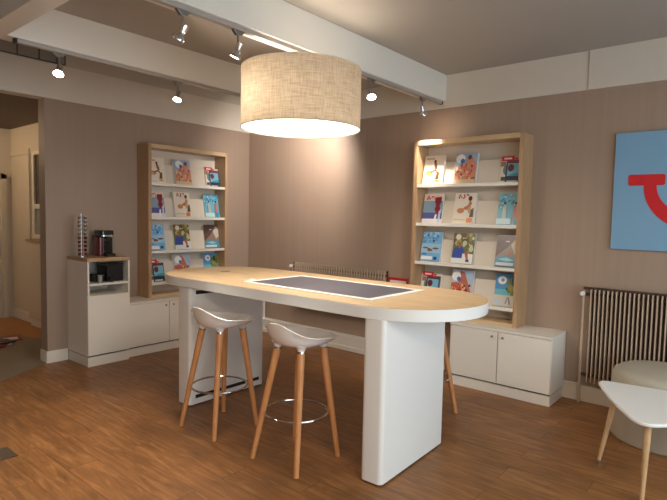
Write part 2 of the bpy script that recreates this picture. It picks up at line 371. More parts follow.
# ------------------------------------------------------------------ bar stools
def make_stool():
    t = thing('bar_stool', '', 'stool', (0, 0, 0))
    m = MB(); NT, NR = 64, 14; TB = math.radians(-93); OX, OY, OZ = 0.022, 0.016, 0.0
    TAB = ((0, .930), (15, .923), (30, .898), (45, .872), (60, .853), (75, .846), (90, .841), (120, .826), (150, .818), (180, .822))
    def rimz(th):
        d = abs((math.degrees(th - TB) + 180) % 360 - 180)
        for (a, za), (b, zb) in zip(TAB, TAB[1:]):
            if d <= b: return za + (zb - za) * (d - a) / (b - a)
        return TAB[-1][1]
    def rim(th):
        return 0.224 + 0.010 * abs(math.sin(th - TB)) - 0.006 * max(0, -math.cos(th - TB))
    def hz(r, th):
        return 0.805 + (rimz(th) - 0.805) * (max(0.0, r) ** 2.6)
    def under(r, th):
        return 0.768 + (rimz(th) - 0.006 - 0.768) * (r ** (4.0 + 4.0 * max(0, math.cos(th - TB))))
    top = [[m.V((rim(2 * PI * k / NT) * r / NR * math.cos(2 * PI * k / NT), rim(2 * PI * k / NT) * r / NR * math.sin(2 * PI * k / NT), hz(r / NR, 2 * PI * k / NT))) for k in range(NT)] for r in range(1, NR + 1)]
    bot = [[m.V((rim(2 * PI * k / NT) * 1.0 * (r / NR) * math.cos(2 * PI * k / NT), rim(2 * PI * k / NT) * (r / NR) * math.sin(2 * PI * k / NT), under(r / NR, 2 * PI * k / NT))) for k in range(NT)] for r in range(1, NR + 1)]
    edge = [m.V(((rim(2 * PI * k / NT) + 0.005) * math.cos(2 * PI * k / NT), (rim(2 * PI * k / NT) + 0.005) * math.sin(2 * PI * k / NT), (hz(1, 2 * PI * k / NT) + under(1, 2 * PI * k / NT)) / 2)) for k in range(NT)]
    ct = m.V((0, 0, 0.805)); cbt = m.V((0, 0, 0.768))
    for k in range(NT):
        j = (k + 1) % NT
        m.face([ct, top[0][k], top[0][j]], M['gloss']); m.face([cbt, bot[0][j], bot[0][k]], M['gloss'])
        for r in range(NR - 1):
            m.face([top[r][k], top[r + 1][k], top[r + 1][j], top[r][j]], M['gloss'])
            m.face([bot[r][k], bot[r][j], bot[r + 1][j], bot[r + 1][k]], M['gloss'])
        m.face([top[-1][k], edge[k], edge[j], top[-1][j]], M['gloss'])
        m.face([edge[k], bot[-1][k], bot[-1][j], edge[j]], M['gloss'])
    for v_ in m.bm.verts: v_.co += Vector((OX, OY, OZ))
    s = m.build('seat', t, 0, True)
    for sx, sy in ((-1, -1), (1, -1), (1, 1), (-1, 1)):
        A = Vector((sx * 0.2, sy * 0.2, 0.0)); B = Vector((sx * 0.105 + 0.016, sy * 0.105 + 0.014, 0.748)); d = (B - A).normalized()
        l = MB().tube(A, B, 0.0165, M['beech'], 0.0255, 16).build('leg', t, 0, True)
        MB().lathe([(0.0225, 0), (0.024, 0.010), (0.03, 0.022), (0.046, 0.036)], M['gloss'], B - d * 0.002, (d + Vector((0, 0, 1))).normalized(), 16).build('leg_socket', l, 0, True)
        MB().lathe([(0.0262, 0), (0.0262, 0.012)], M['chrome'], B - d * 0.012, d, 16).build('chrome_collar', l, 0, True)
    MB().torus((0, 0, 0.315), 0.207, 0.0075, M['chrome']).build('foot_ring', t, 0, True)
    return t
stool = make_stool()
for i, (x, y, rz, lab) in enumerate(((2.62, -2.545, 0.0, 'white moulded bar stool with wooden legs nearest the far pedestal of the high table'),
                                     (3.415, -2.535, 0.0, 'white moulded bar stool with wooden legs before the middle of the high table'),
                                     (3.635, -1.27, PI, 'bar stool behind the high table, mostly hidden by the near pedestal'))):
    s = stool if i == 0 else copy_tree(stool)
    s.location = (x, y, 0); s.rotation_euler = (0, 0, rz); tag(s, lab, 'stool', 'bar stools at the high table')

# ------------------------------------------------------------------ cabinets
def knob(parent, org, p, d):
    MB(org).lathe([(0.005, 0), (0.005, 0.012), (0.011, 0.014), (0.011, 0.02)], M['steel'], p, d, 12).build('knob', parent, 0, True)
# left tall cabinet
o_ = (0.23, -2.3, 0)
tc_ = thing('coffee_cabinet', 'tall narrow white cabinet with two open niches and an oak top, carrying the coffee machine', 'cabinet', o_)
y0, y1, X = -2.525, -2.07, 0.4624
MB(o_).box((0.0, y0, 0.11), (X - 0.018, y0 + 0.018, 1.085), M['white']).box((0.0, y1 - 0.018, 0.11), (X - 0.018, y1, 1.085), M['white']).box((0.0, y0 + 0.018, 0.11), (0.012, y1 - 0.018, 1.085), M['white']) \
    .box((X - 0.018, y0, 0.74), (X, y0 + 0.018, 1.085), M['white']).box((X - 0.018, y1 - 0.018, 0.74), (X, y1, 1.085), M['white']) \
    .box((0.012, y0 + 0.018, 0.715), (X - 0.018, y1 - 0.018, 0.733), M['white']).box((0.012, y0 + 0.018, 0.11), (X - 0.018, y1 - 0.018, 0.128), M['white']).build('body', tc_, 0.001)
MB(o_).box((0.012, y0 + 0.018, 0.838), (X - 0.004, y1 - 0.018, 0.86), M['white']).build('shelf', tc_)
MB(o_).box((X - 0.0175, y0 + 0.001, 0.120), (X + 0.001, y1 - 0.001, 0.734), M['white']).build('door', tc_, 0.001)
MB(o_).box((0.0, y0 - 0.003, 1.0855), (X + 0.004, y1 + 0.003, 1.122), M['oak_v']).build('top', tc_, 0.001)['label'] = 'brown wooden top board'
MB(o_).box((0.0, y0 + 0.004, 0), (X - 0.012, y1 - 0.004, 0.099), M['white']).build('plinth', tc_, 0.001)
MB(o_).box((0.0, y0 + 0.014, 0.0992), (X - 0.035, y1 - 0.014, 0.1098), M['dark']).build('gap_shade_strip', tc_)  # dark strip painted as the shade in the gap over the plinth

def low_cabinet(name, label, L, place):
    t = thing(name, label, 'cabinet', (0, 0, 0))
    D = 0.40; Hc = 0.605
    # built along local +x, front facing local -y, back at y=0
    MB().box((0.0, -D + 0.02, 0.10), (L, 0, Hc - 0.02), M['white']).build('body', t, 0.001)
    MB().box((-0.002, -D - 0.002, Hc - 0.0199), (L + 0.002, 0, Hc), M['white']).build('top', t, 0.001)
    MB().box((0.002, -D + 0.014, 0), (L - 0.002, 0, 0.089), M['white']).build('plinth', t, 0.001)
    MB().box((0.012, -D + 0.035, 0.0892), (L - 0.012, 0, 0.0998), M['dark']).build('gap_shade_strip', t)  # shade of the gap under the doors, put in as a dark strip
    n = 2; w = L / n
    for i in range(n):
        d = MB().box((i * w + 0.004, -D, 0.108), ((i + 1) * w - 0.004, -D + 0.0195, Hc - 0.026), M['white']).build('door', t, 0.001)
        kx = (i + 1) * w - 0.05 if i == 0 else i * w + 0.05
        knob(d, (0, 0, 0), (kx, -D, 0.535), (0, -1, 0))
    return t
c1 = low_cabinet('low_cabinet', 'low white two-door cabinet under the left brochure rack', 1.02, None)
c1.location = (0.004, -2.055, 0); c1.rotation_euler = (0, 0, PI / 2)
c2 = low_cabinet('low_cabinet', 'low white two-door cabinet under the right brochure rack, beside the tall radiator', 0.95, None)
c2.location = (3.42, -0.004, 0)
c3 = low_cabinet('low_cabinet', 'low white cabinet continuing under the left brochure rack, mostly behind the high table', 1.0, None)
c3.location = (0.004, -1.028, 0); c3.rotation_euler = (0, 0, PI / 2)

# ------------------------------------------------------------------ brochure racks
def make_rack():
    t = thing('brochure_rack', '', 'rack', (0, 0, 0))
    L, D, Z0, Z1 = 1.14, 0.246, 0.606, 2.39
    o = M['oak_v']
    MB().box((0, -D, Z0), (0.04, 0, Z1), o).build('side_panel', t, 0.001)
    MB().box((L - 0.04, -D, Z0), (L, 0, Z1), o).build('side_panel', t, 0.001)
    MB().box((0.0401, -D, Z1 - 0.045), (L - 0.0401, 0, Z1), M['oak_h']).build('top_panel', t, 0.001)
    MB().box((0.0401, -D, Z0), (L - 0.0401, 0, Z0 + 0.035), M['oak_h']).build('bottom_panel', t, 0.001)
    MB().box((0.0401, -0.02, Z0 + 0.0351), (L - 0.0401, -0.004, Z1 - 0.0451), M['rackback']).build('back_panel', t)
    for z in (0.775, 1.148, 1.545, 1.94):
        s = MB().box((0.0402, -D + 0.008, z - 0.024), (L - 0.0402, -0.0205, z), M['white']).box((0.0402, -D + 0.008, z), (L - 0.0402, -D + 0.014, z + 0.008), M['white']).build('shelf', t, 0.001)
        th = 0.2
        b = MB().prism([(-0.128, z + 0.001), (-0.120, z + 0.001), (-0.120 + 0.235 * math.tan(th), z + 0.236), (-0.128 + 0.235 * math.tan(th), z + 0.236)], 0.0405, L - 0.0405, M['rackback'], axis='x').build('backrest', s)
    return t
rack = make_rack(); rack.location = (2.862, -0.002, 0)
tag(rack, 'tall oak framed rack of travel brochures on the back wall, right side', 'rack', 'oak brochure racks')
rack2 = copy_tree(rack); rack2.location = (0.002, -1.718, 0); rack2.rotation_euler = (0, 0, PI / 2)
tag(rack2, 'tall oak framed rack of travel brochures on the left wall', 'rack', 'oak brochure racks')

# cover art: list of shapes in unit cover coordinates (u right, v up)
def R(u0, v0, u1, v1, c): return ('p', [(u0, v0), (u1, v0), (u1, v1), (u0, v1)], c)
def E(u, v, a, b, c, n=18): return ('p', [(u + a * math.cos(2 * PI * i / n), v + b * math.sin(2 * PI * i / n)) for i in range(n)], c)
def Pg(pts, c): return ('p', pts, c)
WHT = (236, 232, 226); CREAM = (226, 216, 200)
def dots(n, box, cols, s=0.02, seed=1):
    r = random.Random(seed); out = []
    for i in range(n):
        u = r.uniform(box[0], box[2]); v = r.uniform(box[1], box[3]); k = r.uniform(0.6, 1.5) * s
        out.append(E(u, v, k, k * 0.8, r.choice(cols), 7))
    return out
ART = {
 'A': (CREAM, [R(.08, .86, .5, .92, (176, 160, 140)), E(.30, .40, .17, .08, (172, 120, 62)), E(.28, .38, .09, .05, (206, 158, 88)), Pg([(.38, .46), (.62, .54), (.74, .40), (.70, .36), (.6, .46), (.4, .40)], (140, 88, 50)),
        Pg([(.58, .52), (.70, .52), (.66, .66), (.60, .78), (.50, .76), (.52, .64)], (128, 84, 54)), E(.55, .80, .06, .05, (60, 40, 30)), Pg([(.62, .18), (.80, .18), (.82, .42), (.70, .44)], (96, 78, 48)), R(.62, .08, .84, .16, (214, 150, 60)), R(.08, .06, .5, .10, (210, 200, 180))]),
 'B': ((206, 196, 190), [R(0, .55, 1, 1, (150, 176, 206)), Pg([(0, .1), (1, .1), (1, .62), (.8, .82), (.62, .95), (.5, .7), (.3, .58), (0, .56)], (206, 146, 120)), *dots(55, (.06, .12, .94, .62), [(196, 60, 62), (232, 168, 130), (226, 200, 160), (150, 84, 64), (214, 96, 84), (190, 150, 130)], .045, 3),
        E(.68, .84, .09, .08, (120, 64, 44)), R(0, 0, 1, .12, (216, 190, 150)), E(.26, .80, .22, .15, (240, 238, 236)), E(.36, .72, .1, .08, (60, 110, 170))]),
 'D': ((226, 206, 194), [R(0, .36, 1, .76, (132, 158, 178)), R(0, .14, 1, .36, (84, 92, 150)), R(0, 0, 1, .15, (226, 222, 224)), *dots(12, (.1, .82, .6, .92), [(196, 90, 80)], .035, 5),
        Pg([(.60, .88), (.90, .90), (.92, .72), (.84, .60), (.90, .48), (.74, .30), (.60, .48), (.66, .60), (.58, .74)], (128, 30, 46)), Pg([(.66, .3), (.76, .3), (.70, .02), (.62, .02)], (232, 230, 236)), Pg([(.84, .4), (.94, .5), (.92, .04), (.82, .02)], (200, 206, 226))]),
 'E': ((226, 214, 198), [*dots(16, (.15, .82, .75, .95), [(176, 40, 44), (120, 60, 50)], .028, 8), E(.34, .42, .17, .09, (190, 124, 74)), Pg([(.44, .46), (.72, .44), (.84, .66), (.74, .76), (.66, .6), (.5, .54)], (176, 110, 72)), E(.74, .82, .09, .08, (70, 40, 28)),
        Pg([(.78, .2), (.96, .22), (.94, .52), (.80, .44)], (74, 70, 46)), Pg([(.66, .5), (.8, .62), (.82, .36), (.7, .34)], (196, 150, 110)), R(.66, .04, .92, .18, (220, 120, 60)), R(.06, .1, .6, .15, (200, 190, 150))]),
 'F': ((104, 176, 200), [*dots(40, (.05, .5, .95, .97), [(70, 140, 176), (150, 206, 220), (196, 222, 226), (50, 110, 150)], .04, 11), Pg([(.22, .2), (.40, .2), (.38, .55), (.30, .64), (.22, .55)], (180, 190, 180)), E(.30, .68, .05, .045, (50, 40, 40)),
        Pg([(.68, .2), (.86, .2), (.84, .56), (.76, .64), (.68, .56)], (190, 120, 110)), E(.77, .68, .05, .045, (50, 36, 34)), R(.0, .03, .62, .2, (196, 226, 230)), R(.74, .02, .88, .2, (60, 150, 160))]),
 'G': ((122, 176, 216), [*dots(30, (.05, .66, .95, .97), [(90, 150, 206), (60, 120, 190), (170, 206, 230)], .05, 13), R(0, .28, 1, .6, (150, 196, 222)), E(.22, .45, .15, .03, (140, 84, 60)), E(.46, .38, .14, .05, (156, 92, 66)), E(.74, .44, .16, .035, (132, 76, 56)), E(.4, .41, .06, .03, (84, 50, 42)),
        E(.6, .70, .05, .04, (40, 80, 100)), R(.04, .05, .62, .17, (228, 230, 234)), R(.7, .06, .85, .16, (40, 76, 130)), R(.08, .22, .3, .26, (60, 100, 160))]),
 'H': ((98, 112, 62), [*dots(34, (.04, .45, .96, .96), [(136, 128, 62), (60, 90, 40), (196, 190, 150), (110, 82, 48), (170, 150, 90)], .08, 17), E(.24, .86, .13, .09, (220, 210, 196)), Pg([(.02, .2), (.5, .2), (.56, .46), (.36, .60), (.1, .48)], (44, 70, 156)),
        Pg([(.26, .5), (.4, .5), (.4, .68), (.3, .70)], (150, 90, 60)), Pg([(.5, .3), (.8, .44), (.9, .12), (.78, .12), (.66, .32)], (176, 116, 84)), R(0, 0, 1, .17, (222, 224, 226)), R(.5, .0, 1, .32, (226, 222, 216)), R(.68, .06, .84, .14, (40, 70, 110)), Pg([(.6, .34), (.74, .4), (.8, .14), (.7, .14)], (170, 90, 70))]),
 'I': ((92, 68, 62), [Pg([(0, .3), (.5, .62), (.8, .95), (1, .95), (1, .25), (0, .2)], (142, 124, 112)), Pg([(.62, .7), (.86, .92), (1, .8), (1, .5), (.8, .4)], (206, 192, 180)), Pg([(0, .28), (.4, .36), (1, .28), (1, .02), (0, .02)], (80, 146, 172)),
        R(.04, .05, .8, .14, (206, 216, 222)), E(.6, .42, .06, .09, (170, 100, 70)), R(.1, .78, .55, .81, (214, 206, 200)), Pg([(0, .6), (.3, .72), (.55, .95), (0, .95)], (74, 50, 50)), Pg([(.1, .24), (.5, .3), (.8, .22), (.5, .18)], (150, 200, 214))]),
 'K': ((196, 196, 210), [Pg([(0, 0), (1, 0), (.96, .3), (.6, .9), (.4, .98), (.3, .6), (0, .56)], (190, 108, 90)), *dots(55, (.06, .05, .9, .6), [(210, 50, 50), (232, 180, 120), (120, 50, 40), (240, 214, 180), (90, 40, 40)], .045, 19), E(.24, .78, .22, .15, (240, 240, 240)), E(.36, .7, .09, .07, (70, 110, 180)),
        Pg([(.6, .98), (1, .98), (1, .5)], (170, 196, 220)), R(0, 0, 1, .04, (230, 226, 220))]),
 'L': ((84, 150, 204), [R(0, 0, 1, .34, (214, 206, 196)), R(0, .34, 1, .52, (110, 190, 204)), *dots(26, (.55, .4, 1.0, .85), [(70, 110, 50), (110, 130, 60), (50, 80, 46), (150, 150, 90)], .09, 23), E(.3, .80, .19, .13, (238, 242, 244)), E(.32, .80, .07, .05, (110, 160, 200)),
        Pg([(.5, .08), (.54, .08), (.62, .3), (.58, .3)], (120, 130, 140)), Pg([(.68, .06), (.72, .06), (.66, .28), (.62, .28)], (120, 130, 140)), R(.05, .04, .4, .2, (196, 210, 214))]),
 'S1': ((222, 214, 204), [R(0, .82, 1, 1, (200, 30, 44)), R(.2, .88, .8, .94, (236, 220, 216)), E(.5, .5, .3, .2, (96, 130, 140)), R(.1, .1, .9, .24, (80, 80, 84)), R(.0, .62, .4, .8, (150, 120, 100))]),
 'S2': ((40, 52, 66), [R(.08, .3, .94, .86, (120, 180, 208)), E(.3, .66, .2, .16, (110, 50, 40)), Pg([(.4, .4), (.94, .46), (.94, .3), (.1, .3)], (60, 150, 170)), R(.0, .9, .9, 1, (150, 40, 50)), R(.1, .03, .8, .12, (190, 190, 196))]),
 'S3': ((206, 204, 200), [R(.04, .3, .96, .9, (90, 110, 90)), E(.5, .55, .26, .2, (190, 140, 110)), R(.0, .0, 1, .2, (150, 130, 120)), R(.1, .92, .6, .98, (190, 40, 50))]),
}
def clampart(pts): return [(min(1, max(0, u)), min(1, max(0, v))) for u, v in pts]
def make_magazine(key, w, h, t):
    base, shapes = ART[key]
    root = thing('brochure', '', 'brochure', (0, 0, 0))
    MB().box((-w / 2, -t + 0.002, 0), (w / 2 - 0.001, -0.0002, h), M['paper']).build('pages', root)
    c = MB().box((-w / 2, -t, 0), (w / 2, -t + 0.0018, h), plain(base, 0.3, vary=0.03))
    for i, s in enumerate(shapes):
        pts = clampart(s[1]); y = -t - 0.0004 - 0.00025 * i
        q = []
        for p in pts:
            if not q or (abs(p[0] - q[-1][0]) + abs(p[1] - q[-1][1])) > 1e-4: q.append(p)
        if len(q) > 2:
            c.face([c.V((-w / 2 + u * w, y, v * h)) for u, v in q], plain(s[2], 0.3, vary=0.03))
    me = c.build('front_cover', root)
    return root
NAMES = {'A': 'cream brochure with a brown figure', 'B': 'thick red and orange brochure with a white circle', 'D': 'brochure with a dark red shape over a blue sea picture',
         'E': 'pale brochure with red dots and a crouching figure', 'F': 'turquoise brochure with two standing figures', 'G': 'light blue brochure with outstretched brown arms', 'H': 'green foliage brochure with a figure in a blue shirt',
         'I': 'brown rock and blue water brochure', 'K': 'brochure with a red crowd picture and white circle', 'L': 'blue beach brochure with a white circle and green palms'}
SM = {'S1': 'small brochure with a red title strip', 'S2': 'small dark brochure with a blue sea picture', 'S3': 'small grey brochure with a portrait picture'}
protos = {}
TH = {'A': .03, 'B': .045, 'D': .02, 'E': .04, 'F': .015, 'G': .02, 'H': .03, 'I': .02, 'K': .04, 'L': .012, 'S1': .006, 'S2': .006, 'S3': .006}
SZ = {'S1': (.125, .265), 'S2': (.15, .225), 'S3': (.15, .25)}
for k in ART:
    w, h = SZ.get(k, (.228, .31)); protos[k] = make_magazine(k, w, h, TH[k])
used = set()
def place(k, rackname, lx, z, rack_o, label, side=0.0, fwd=0.0, tilt=0.0):
    if k in used: m = copy_tree(protos[k])
    else: m = protos[k]; used.add(k)
    th = 0.2
    y = -0.1295 - fwd
    loc = rack_o.matrix_basis @ Vector((lx, y, z + 0.001))
    m.location = loc; m.rotation_euler = (-th, tilt, rack_o.rotation_euler.z)
    tag(m, label, 'brochure', 'brochures on the ' + rackname)
LAY = [('A', 'B', 'C'), ('D', 'E', 'F'), ('G', 'H', 'I'), ('C', 'K', 'L')]
ZS = (1.94, 1.545, 1.148, 0.775); RW = ('top', 'second', 'third', 'bottom')
CX = {'right rack': (.165, .53, .98), 'left rack': (.172, .525, .982)}
bpy.context.view_layer.update()
for rn, ro in (('right rack', rack), ('left rack', rack2)):
    for r in range(4):
        for c in range(3):
            k = LAY[r][c]; lx = CX[rn][c]; z = ZS[r]
            pos = ('left', 'middle', 'right')[c]
            if k != 'C':
                place(k, rn, lx, z, ro, '%s, %s shelf of %s' % (NAMES[k], RW[r], rn))
            else:
                place('S3', rn, lx + .04, z, ro, '%s, rearmost at %s of %s shelf, %s' % (SM['S3'], pos, RW[r], rn))
                place('S1', rn, lx - .04, z, ro, '%s, at %s of %s shelf, %s' % (SM['S1'], pos, RW[r], rn), fwd=.0085)
                place('S2', rn, lx + .03, z, ro, '%s, foremost at %s of %s shelf, %s' % (SM['S2'], pos, RW[r], rn), fwd=.017)

# ------------------------------------------------------------------ coffee corner
cm = (0.2, -2.215, 1.1085)
c_ = thing('coffee_machine', 'small black coffee machine with a red side on the tall white cabinet', 'coffee machine', cm)
MB(cm).prism(rrect(0.06, 0.24, -2.31, -2.13, 0.03), 1.109, 1.31, M['red'], axis='z').build('body', c_, 0.004, True)['label'] = 'dark red side casing'
MB(cm).prism(rrect(0.05, 0.275, -2.295, -2.115, 0.035), 1.311, 1.385, M['black_gloss']).build('head', c_, 0.012, True)
MB(cm).prism(rrect(0.07, 0.285, -2.29, -2.12, 0.03), 1.318, 1.335, M['chrome']).build('chrome_band', c_, 0.001, True)
MB(cm).box((0.2405, -2.265, 1.13), (0.258, -2.135, 1.305), M['black_gloss']).build('front_panel', c_, 0.004)
MB(cm).tube((0.275, -2.2, 1.29), (0.275, -2.2, 1.315), 0.012, M['black']).build('spout', c_, 0, True)
MB(cm).prism(rrect(0.241, 0.36, -2.26, -2.14, 0.02), 1.109, 1.135, M['black']).build('drip_tray', c_, 0.002, True)
MB(cm).prism(rrect(0.0, 0.055, -2.28, -2.15, 0.02), 1.109, 1.33, M['glass_dark']).build('water_tank', c_, 0.002, True)

c_.location.z += 0.0145; c_.scale = (0.86, 0.82, 1.0)
cd = (0.2, -2.465, 1.1085)
d_ = thing('capsule_dispenser', 'chrome wire tower of coffee capsules on the tall white cabinet', 'capsule holder', cd)
MB(cd).lathe([(0.065, 0), (0.065, 0.008), (0.05, 0.012)], M['chrome'], cd).build('base', d_, 0, True)
MB(cd).tube((0.2, -2.465, 1.12), (0.2, -2.465, 1.56), 0.005, M['chrome']).build('pole', d_, 0, True)
cols4 = [(0.2 + 0.031 * a, -2.465 + 0.031 * b) for a, b in ((1, 1), (1, -1), (-1, -1), (-1, 1))]
wm = MB(cd)
for cx, cy in cols4:
    dx, dy = (1 if cx > .2 else -1), (1 if cy > -2.465 else -1)
    for a in (0.25, 1.32):
        px = cx + 0.0225 * math.cos(a) * dx; py = cy + 0.0225 * math.sin(a) * dy
        wm.tube((px, py, 1.116), (px, py, 1.545), 0.0014, M['chrome'], seg=6)
wm.build('wire_rack', d_)
d_.location.z += 0.0145
capm = {}
for key, mt in (('red', M['capsule_red']), ('silver', M['capsule_silver'])):
    c = MB().lathe([(0.011, 0), (0.014, 0.003), (0.0165, 0.024), (0.0185, 0.026), (0.0185, 0.028)], mt, (0, 0, 0), (0, 0, 1), 12)
    capm[key] = c.build('coffee_capsule', None, 0, True)
first = {'red': True, 'silver': True}
for cx, cy in cols4[:2]:
    for k in range(10):
        key = 'red' if k < 5 else 'silver'
        o = capm[key] if first[key] else capm[key].copy()
        if not first[key]: col.objects.link(o)
        first[key] = False
        o.location = (cx, cy, 1.1385 + 0.042 * k); o.rotation_euler = (0, 0, 0)
        tag(o, ('dark red coffee capsule in the lower half of the chrome wire tower' if key == 'red' else 'silver coffee capsule in the upper half of the chrome wire tower'), 'coffee capsule', '%s capsules in the wire tower' % key)

o1 = thing('storage_box', 'black box at the right in the upper niche of the tall cabinet', 'box', (0.3, -2.19, 0.861))
MB((0.3, -2.19, 0.861)).box((0.17, -2.285, 0.861), (0.40, -2.112, 1.03), M['black']).build('body', o1, 0.004)
MB((0.3, -2.19, 0.861)).box((0.165, -2.29, 1.0305), (0.405, -2.108, 1.055), M['black_gloss']).build('lid', o1, 0.004)
o2 = thing('cup_tray', 'low black caddy at the left in the upper niche of the tall cabinet', 'tray', (0.3, -2.37, 0.861))
MB((0.3, -2.37, 0.861)).box((0.20, -2.41, 0.861), (0.36, -2.295, 0.935), M['black']).build('body', o2, 0.004)
MB((0.3, -2.37, 0.861)).box((0.205, -2.405, 0.9355), (0.355, -2.30, 0.945), M['black_gloss']).build('lid', o2, 0.002)
tag(MB((0.41, -2.36, 0.861)).lathe([(0.018, 0), (0.021, 0.005), (0.024, 0.075), (0.022, 0.075), (0.019, 0.01)], M['glass_pale'], (0.41, -2.37, 0.861), seg=16).build('drinking_glass', None, 0, True), 'small clear glass in front of the black caddy in the cabinet niche', 'glass')
tag(MB((0.43, -2.25, 0.861)).lathe([(0.02, 0), (0.023, 0.01), (0.025, 0.06), (0.023, 0.06), (0.02, 0.012)], M['black_gloss'], (0.43, -2.26, 0.861), seg=16).build('coffee_cup', None, 0, True), 'small black cup in front of the black box in the niche', 'cup')

# ------------------------------------------------------------------ radiators
def radiator(name, label, x0, x1, z0, z1, spacing, pipe, fw=0.0055, lid=0.012):
    o_ = (x0, -0.1, z0)
    t = thing(name, label, 'radiator', o_)
    MB(o_).box((x0 + 0.03, -0.055, z0 + 0.03), (x1, -0.04, z1 - 0.005), M['rad_dark']).box((x0 - 0.02, -0.075, z1 - 0.012), (x1, -0.03, z1 - 0.004 + lid), M['rad_dark']).build('back_plate', t)
    MB(o_).tube((x0 - 0.02, -0.075, z1 - 0.05), (x1, -0.075, z1 - 0.05), 0.014, M['rad_dark']).build('header_pipe', t, 0, True)
    MB(o_).tube((x0 - 0.02, -0.075, z0 + 0.06), (x1, -0.075, z0 + 0.06), 0.014, M['rad_dark']).build('header_pipe', t, 0, True)
    n = int((x1 - x0 - 0.02) / spacing); i = 0
    fin = None
    for i in range(n):
        x = x0 + 0.05 + i * spacing
        if fin is None:
            fb = MB((x, -0.1, z0)); 
            fb.prism([(x - fw, -0.109), (x, -0.113), (x + fw, -0.109), (x + fw, -0.06), (x - fw, -0.06)], z0, z1 + (-0.006 if lid > .01 else 0.006), M['radiator'])
            fin = fb.build('fin', t, 0.002); fin.location = (0.05, 0, 0)
        else:
            f = fin.copy(); col.objects.link(f); f.parent = t; f.location = (0.05 + i * spacing, 0, 0)
    v = MB(o_).lathe([(0.012, 0), (0.019, 0.006), (0.021, 0.035), (0.016, 0.042)], M['white_cool'], (x0 - 0.012, -0.10, z1 - 0.045), (0, -1, 0), 16).build('valve', t, 0, True)
    v['label'] = 'white round valve knob'
    pp = MB(o_).tube((x0 - 0.012, -0.09, pipe), (x0 - 0.012, -0.09, z1 - 0.02), 0.010, M['radiator'])
    pp.build('supply_pipe', t, 0, True)
    return t
radiator('radiator', 'tall brown-grey finned radiator on the back wall below the blue sign', 4.535, 5.75, 0.20, 1.02, 0.033, 0.002)
rb = radiator('radiator', 'finned radiator on the back wall seen just above the far edge of the high table', 0.99, 2.435, 0.42, 0.99, 0.0385, 0.43, 0.0068, 0.004)
MB((0.99, -0.1, 0.42)).tube((2.425, -0.085, 0.1705), (2.425, -0.085, 0.9), 0.010, M['radiator']).build('return_pipe', rb, 0, True)
pb = MB((4.45, -0.05, 0.15)).tube((4.38, -0.05, 0.155), (4.51, -0.05, 0.155), 0.009, M['cream']).tube((4.515, -0.06, 0.002), (4.515, -0.06, 0.2), 0.012, M['cream']).build('heating_pipe', None, 0, True)
tag(pb, 'thin pale heating pipe between the low cabinet and the tall radiator', 'pipe')

# red framed notice seen behind the table
nt_ = thing('framed_notice', 'small white notice in a red frame on the back wall beside the right rack', 'notice', (2.56, 0, 0.83))
MB((2.56, 0, 0.83)).box((2.43, -0.02, 0.72), (2.69, -0.001, 0.925), M['card_red']).build('frame', nt_, 0.004)
nb = MB((2.56, 0, 0.83)).box((2.452, -0.0215, 0.735), (2.668, -0.0205, 0.895), M['paper'])
for i in range(6): nb.box((2.47 + i * 0.032, -0.0222, 0.845), (2.47 + i * 0.032 + 0.018, -0.0218, 0.868), plain((60, 50, 50)))
nb.build('paper', nt_)

# ------------------------------------------------------------------ wall sign
so = (5.3, -0.03, 1.88)
sg = thing('wall_sign', 'light blue wall sign with a red smile shaped logo', 'sign', so)
MB(so).box((4.70, -0.03, 1.372), (5.92, -0.002, 2.345), M['sign_blue']).build('panel', sg, 0.002)
def rbar(x0, x1, z0, z1, r=0.018): return rrect(x0, x1, z0, z1, r, 4)
MB(so).prism(rbar(4.81, 5.075, 1.905, 1.995), -0.034, -0.0305, M['sign_red'], axis='y').build('logo_bar', sg)['label'] = 'red bar of the smile logo'
pts = []; n = 40; cx, cz, ro_, ri = 5.31, 1.905, 0.385, 0.293
for i in range(n + 1):
    a = PI + (PI * 0.94) * i / n; pts.append((cx + ro_ * math.cos(a), cz + ro_ * 0.95 * math.sin(a)))
for i in range(n, -1, -1):
    a = PI + (PI * 0.94) * i / n; pts.append((cx + ri * math.cos(a), cz + ri * 0.84 * math.sin(a)))
arc = MB(so)
outer = pts[:n + 1]; inner = pts[n + 1:][::-1]
fa = [arc.V((p[0], -0.0345, p[1])) for p in outer]; fb = [arc.V((p[0], -0.0345, p[1])) for p in inner]
ba = [arc.V((p[0], -0.0305, p[1])) for p in outer]; bb = [arc.V((p[0], -0.0305, p[1])) for p in inner]
for i in range(n):
    arc.face([fa[i], fa[i + 1], fb[i + 1], fb[i]], M['sign_red']); arc.face([ba[i], bb[i], bb[i + 1], ba[i + 1]], M['sign_red'])
    arc.face([fa[i], ba[i], ba[i + 1], fa[i + 1]], M['sign_red']); arc.face([fb[i], fb[i + 1], bb[i + 1], bb[i]], M['sign_red'])
arc.build('logo_smile', sg)['label'] = 'red curved smile of the logo'
MB(so).prism([(5.68 + 0.055 * math.cos(2 * PI * k / 20), 2.02 + 0.055 * math.sin(2 * PI * k / 20)) for k in range(20)], -0.034, -0.0305, M['sign_red'], axis='y').build('logo_dot', sg)

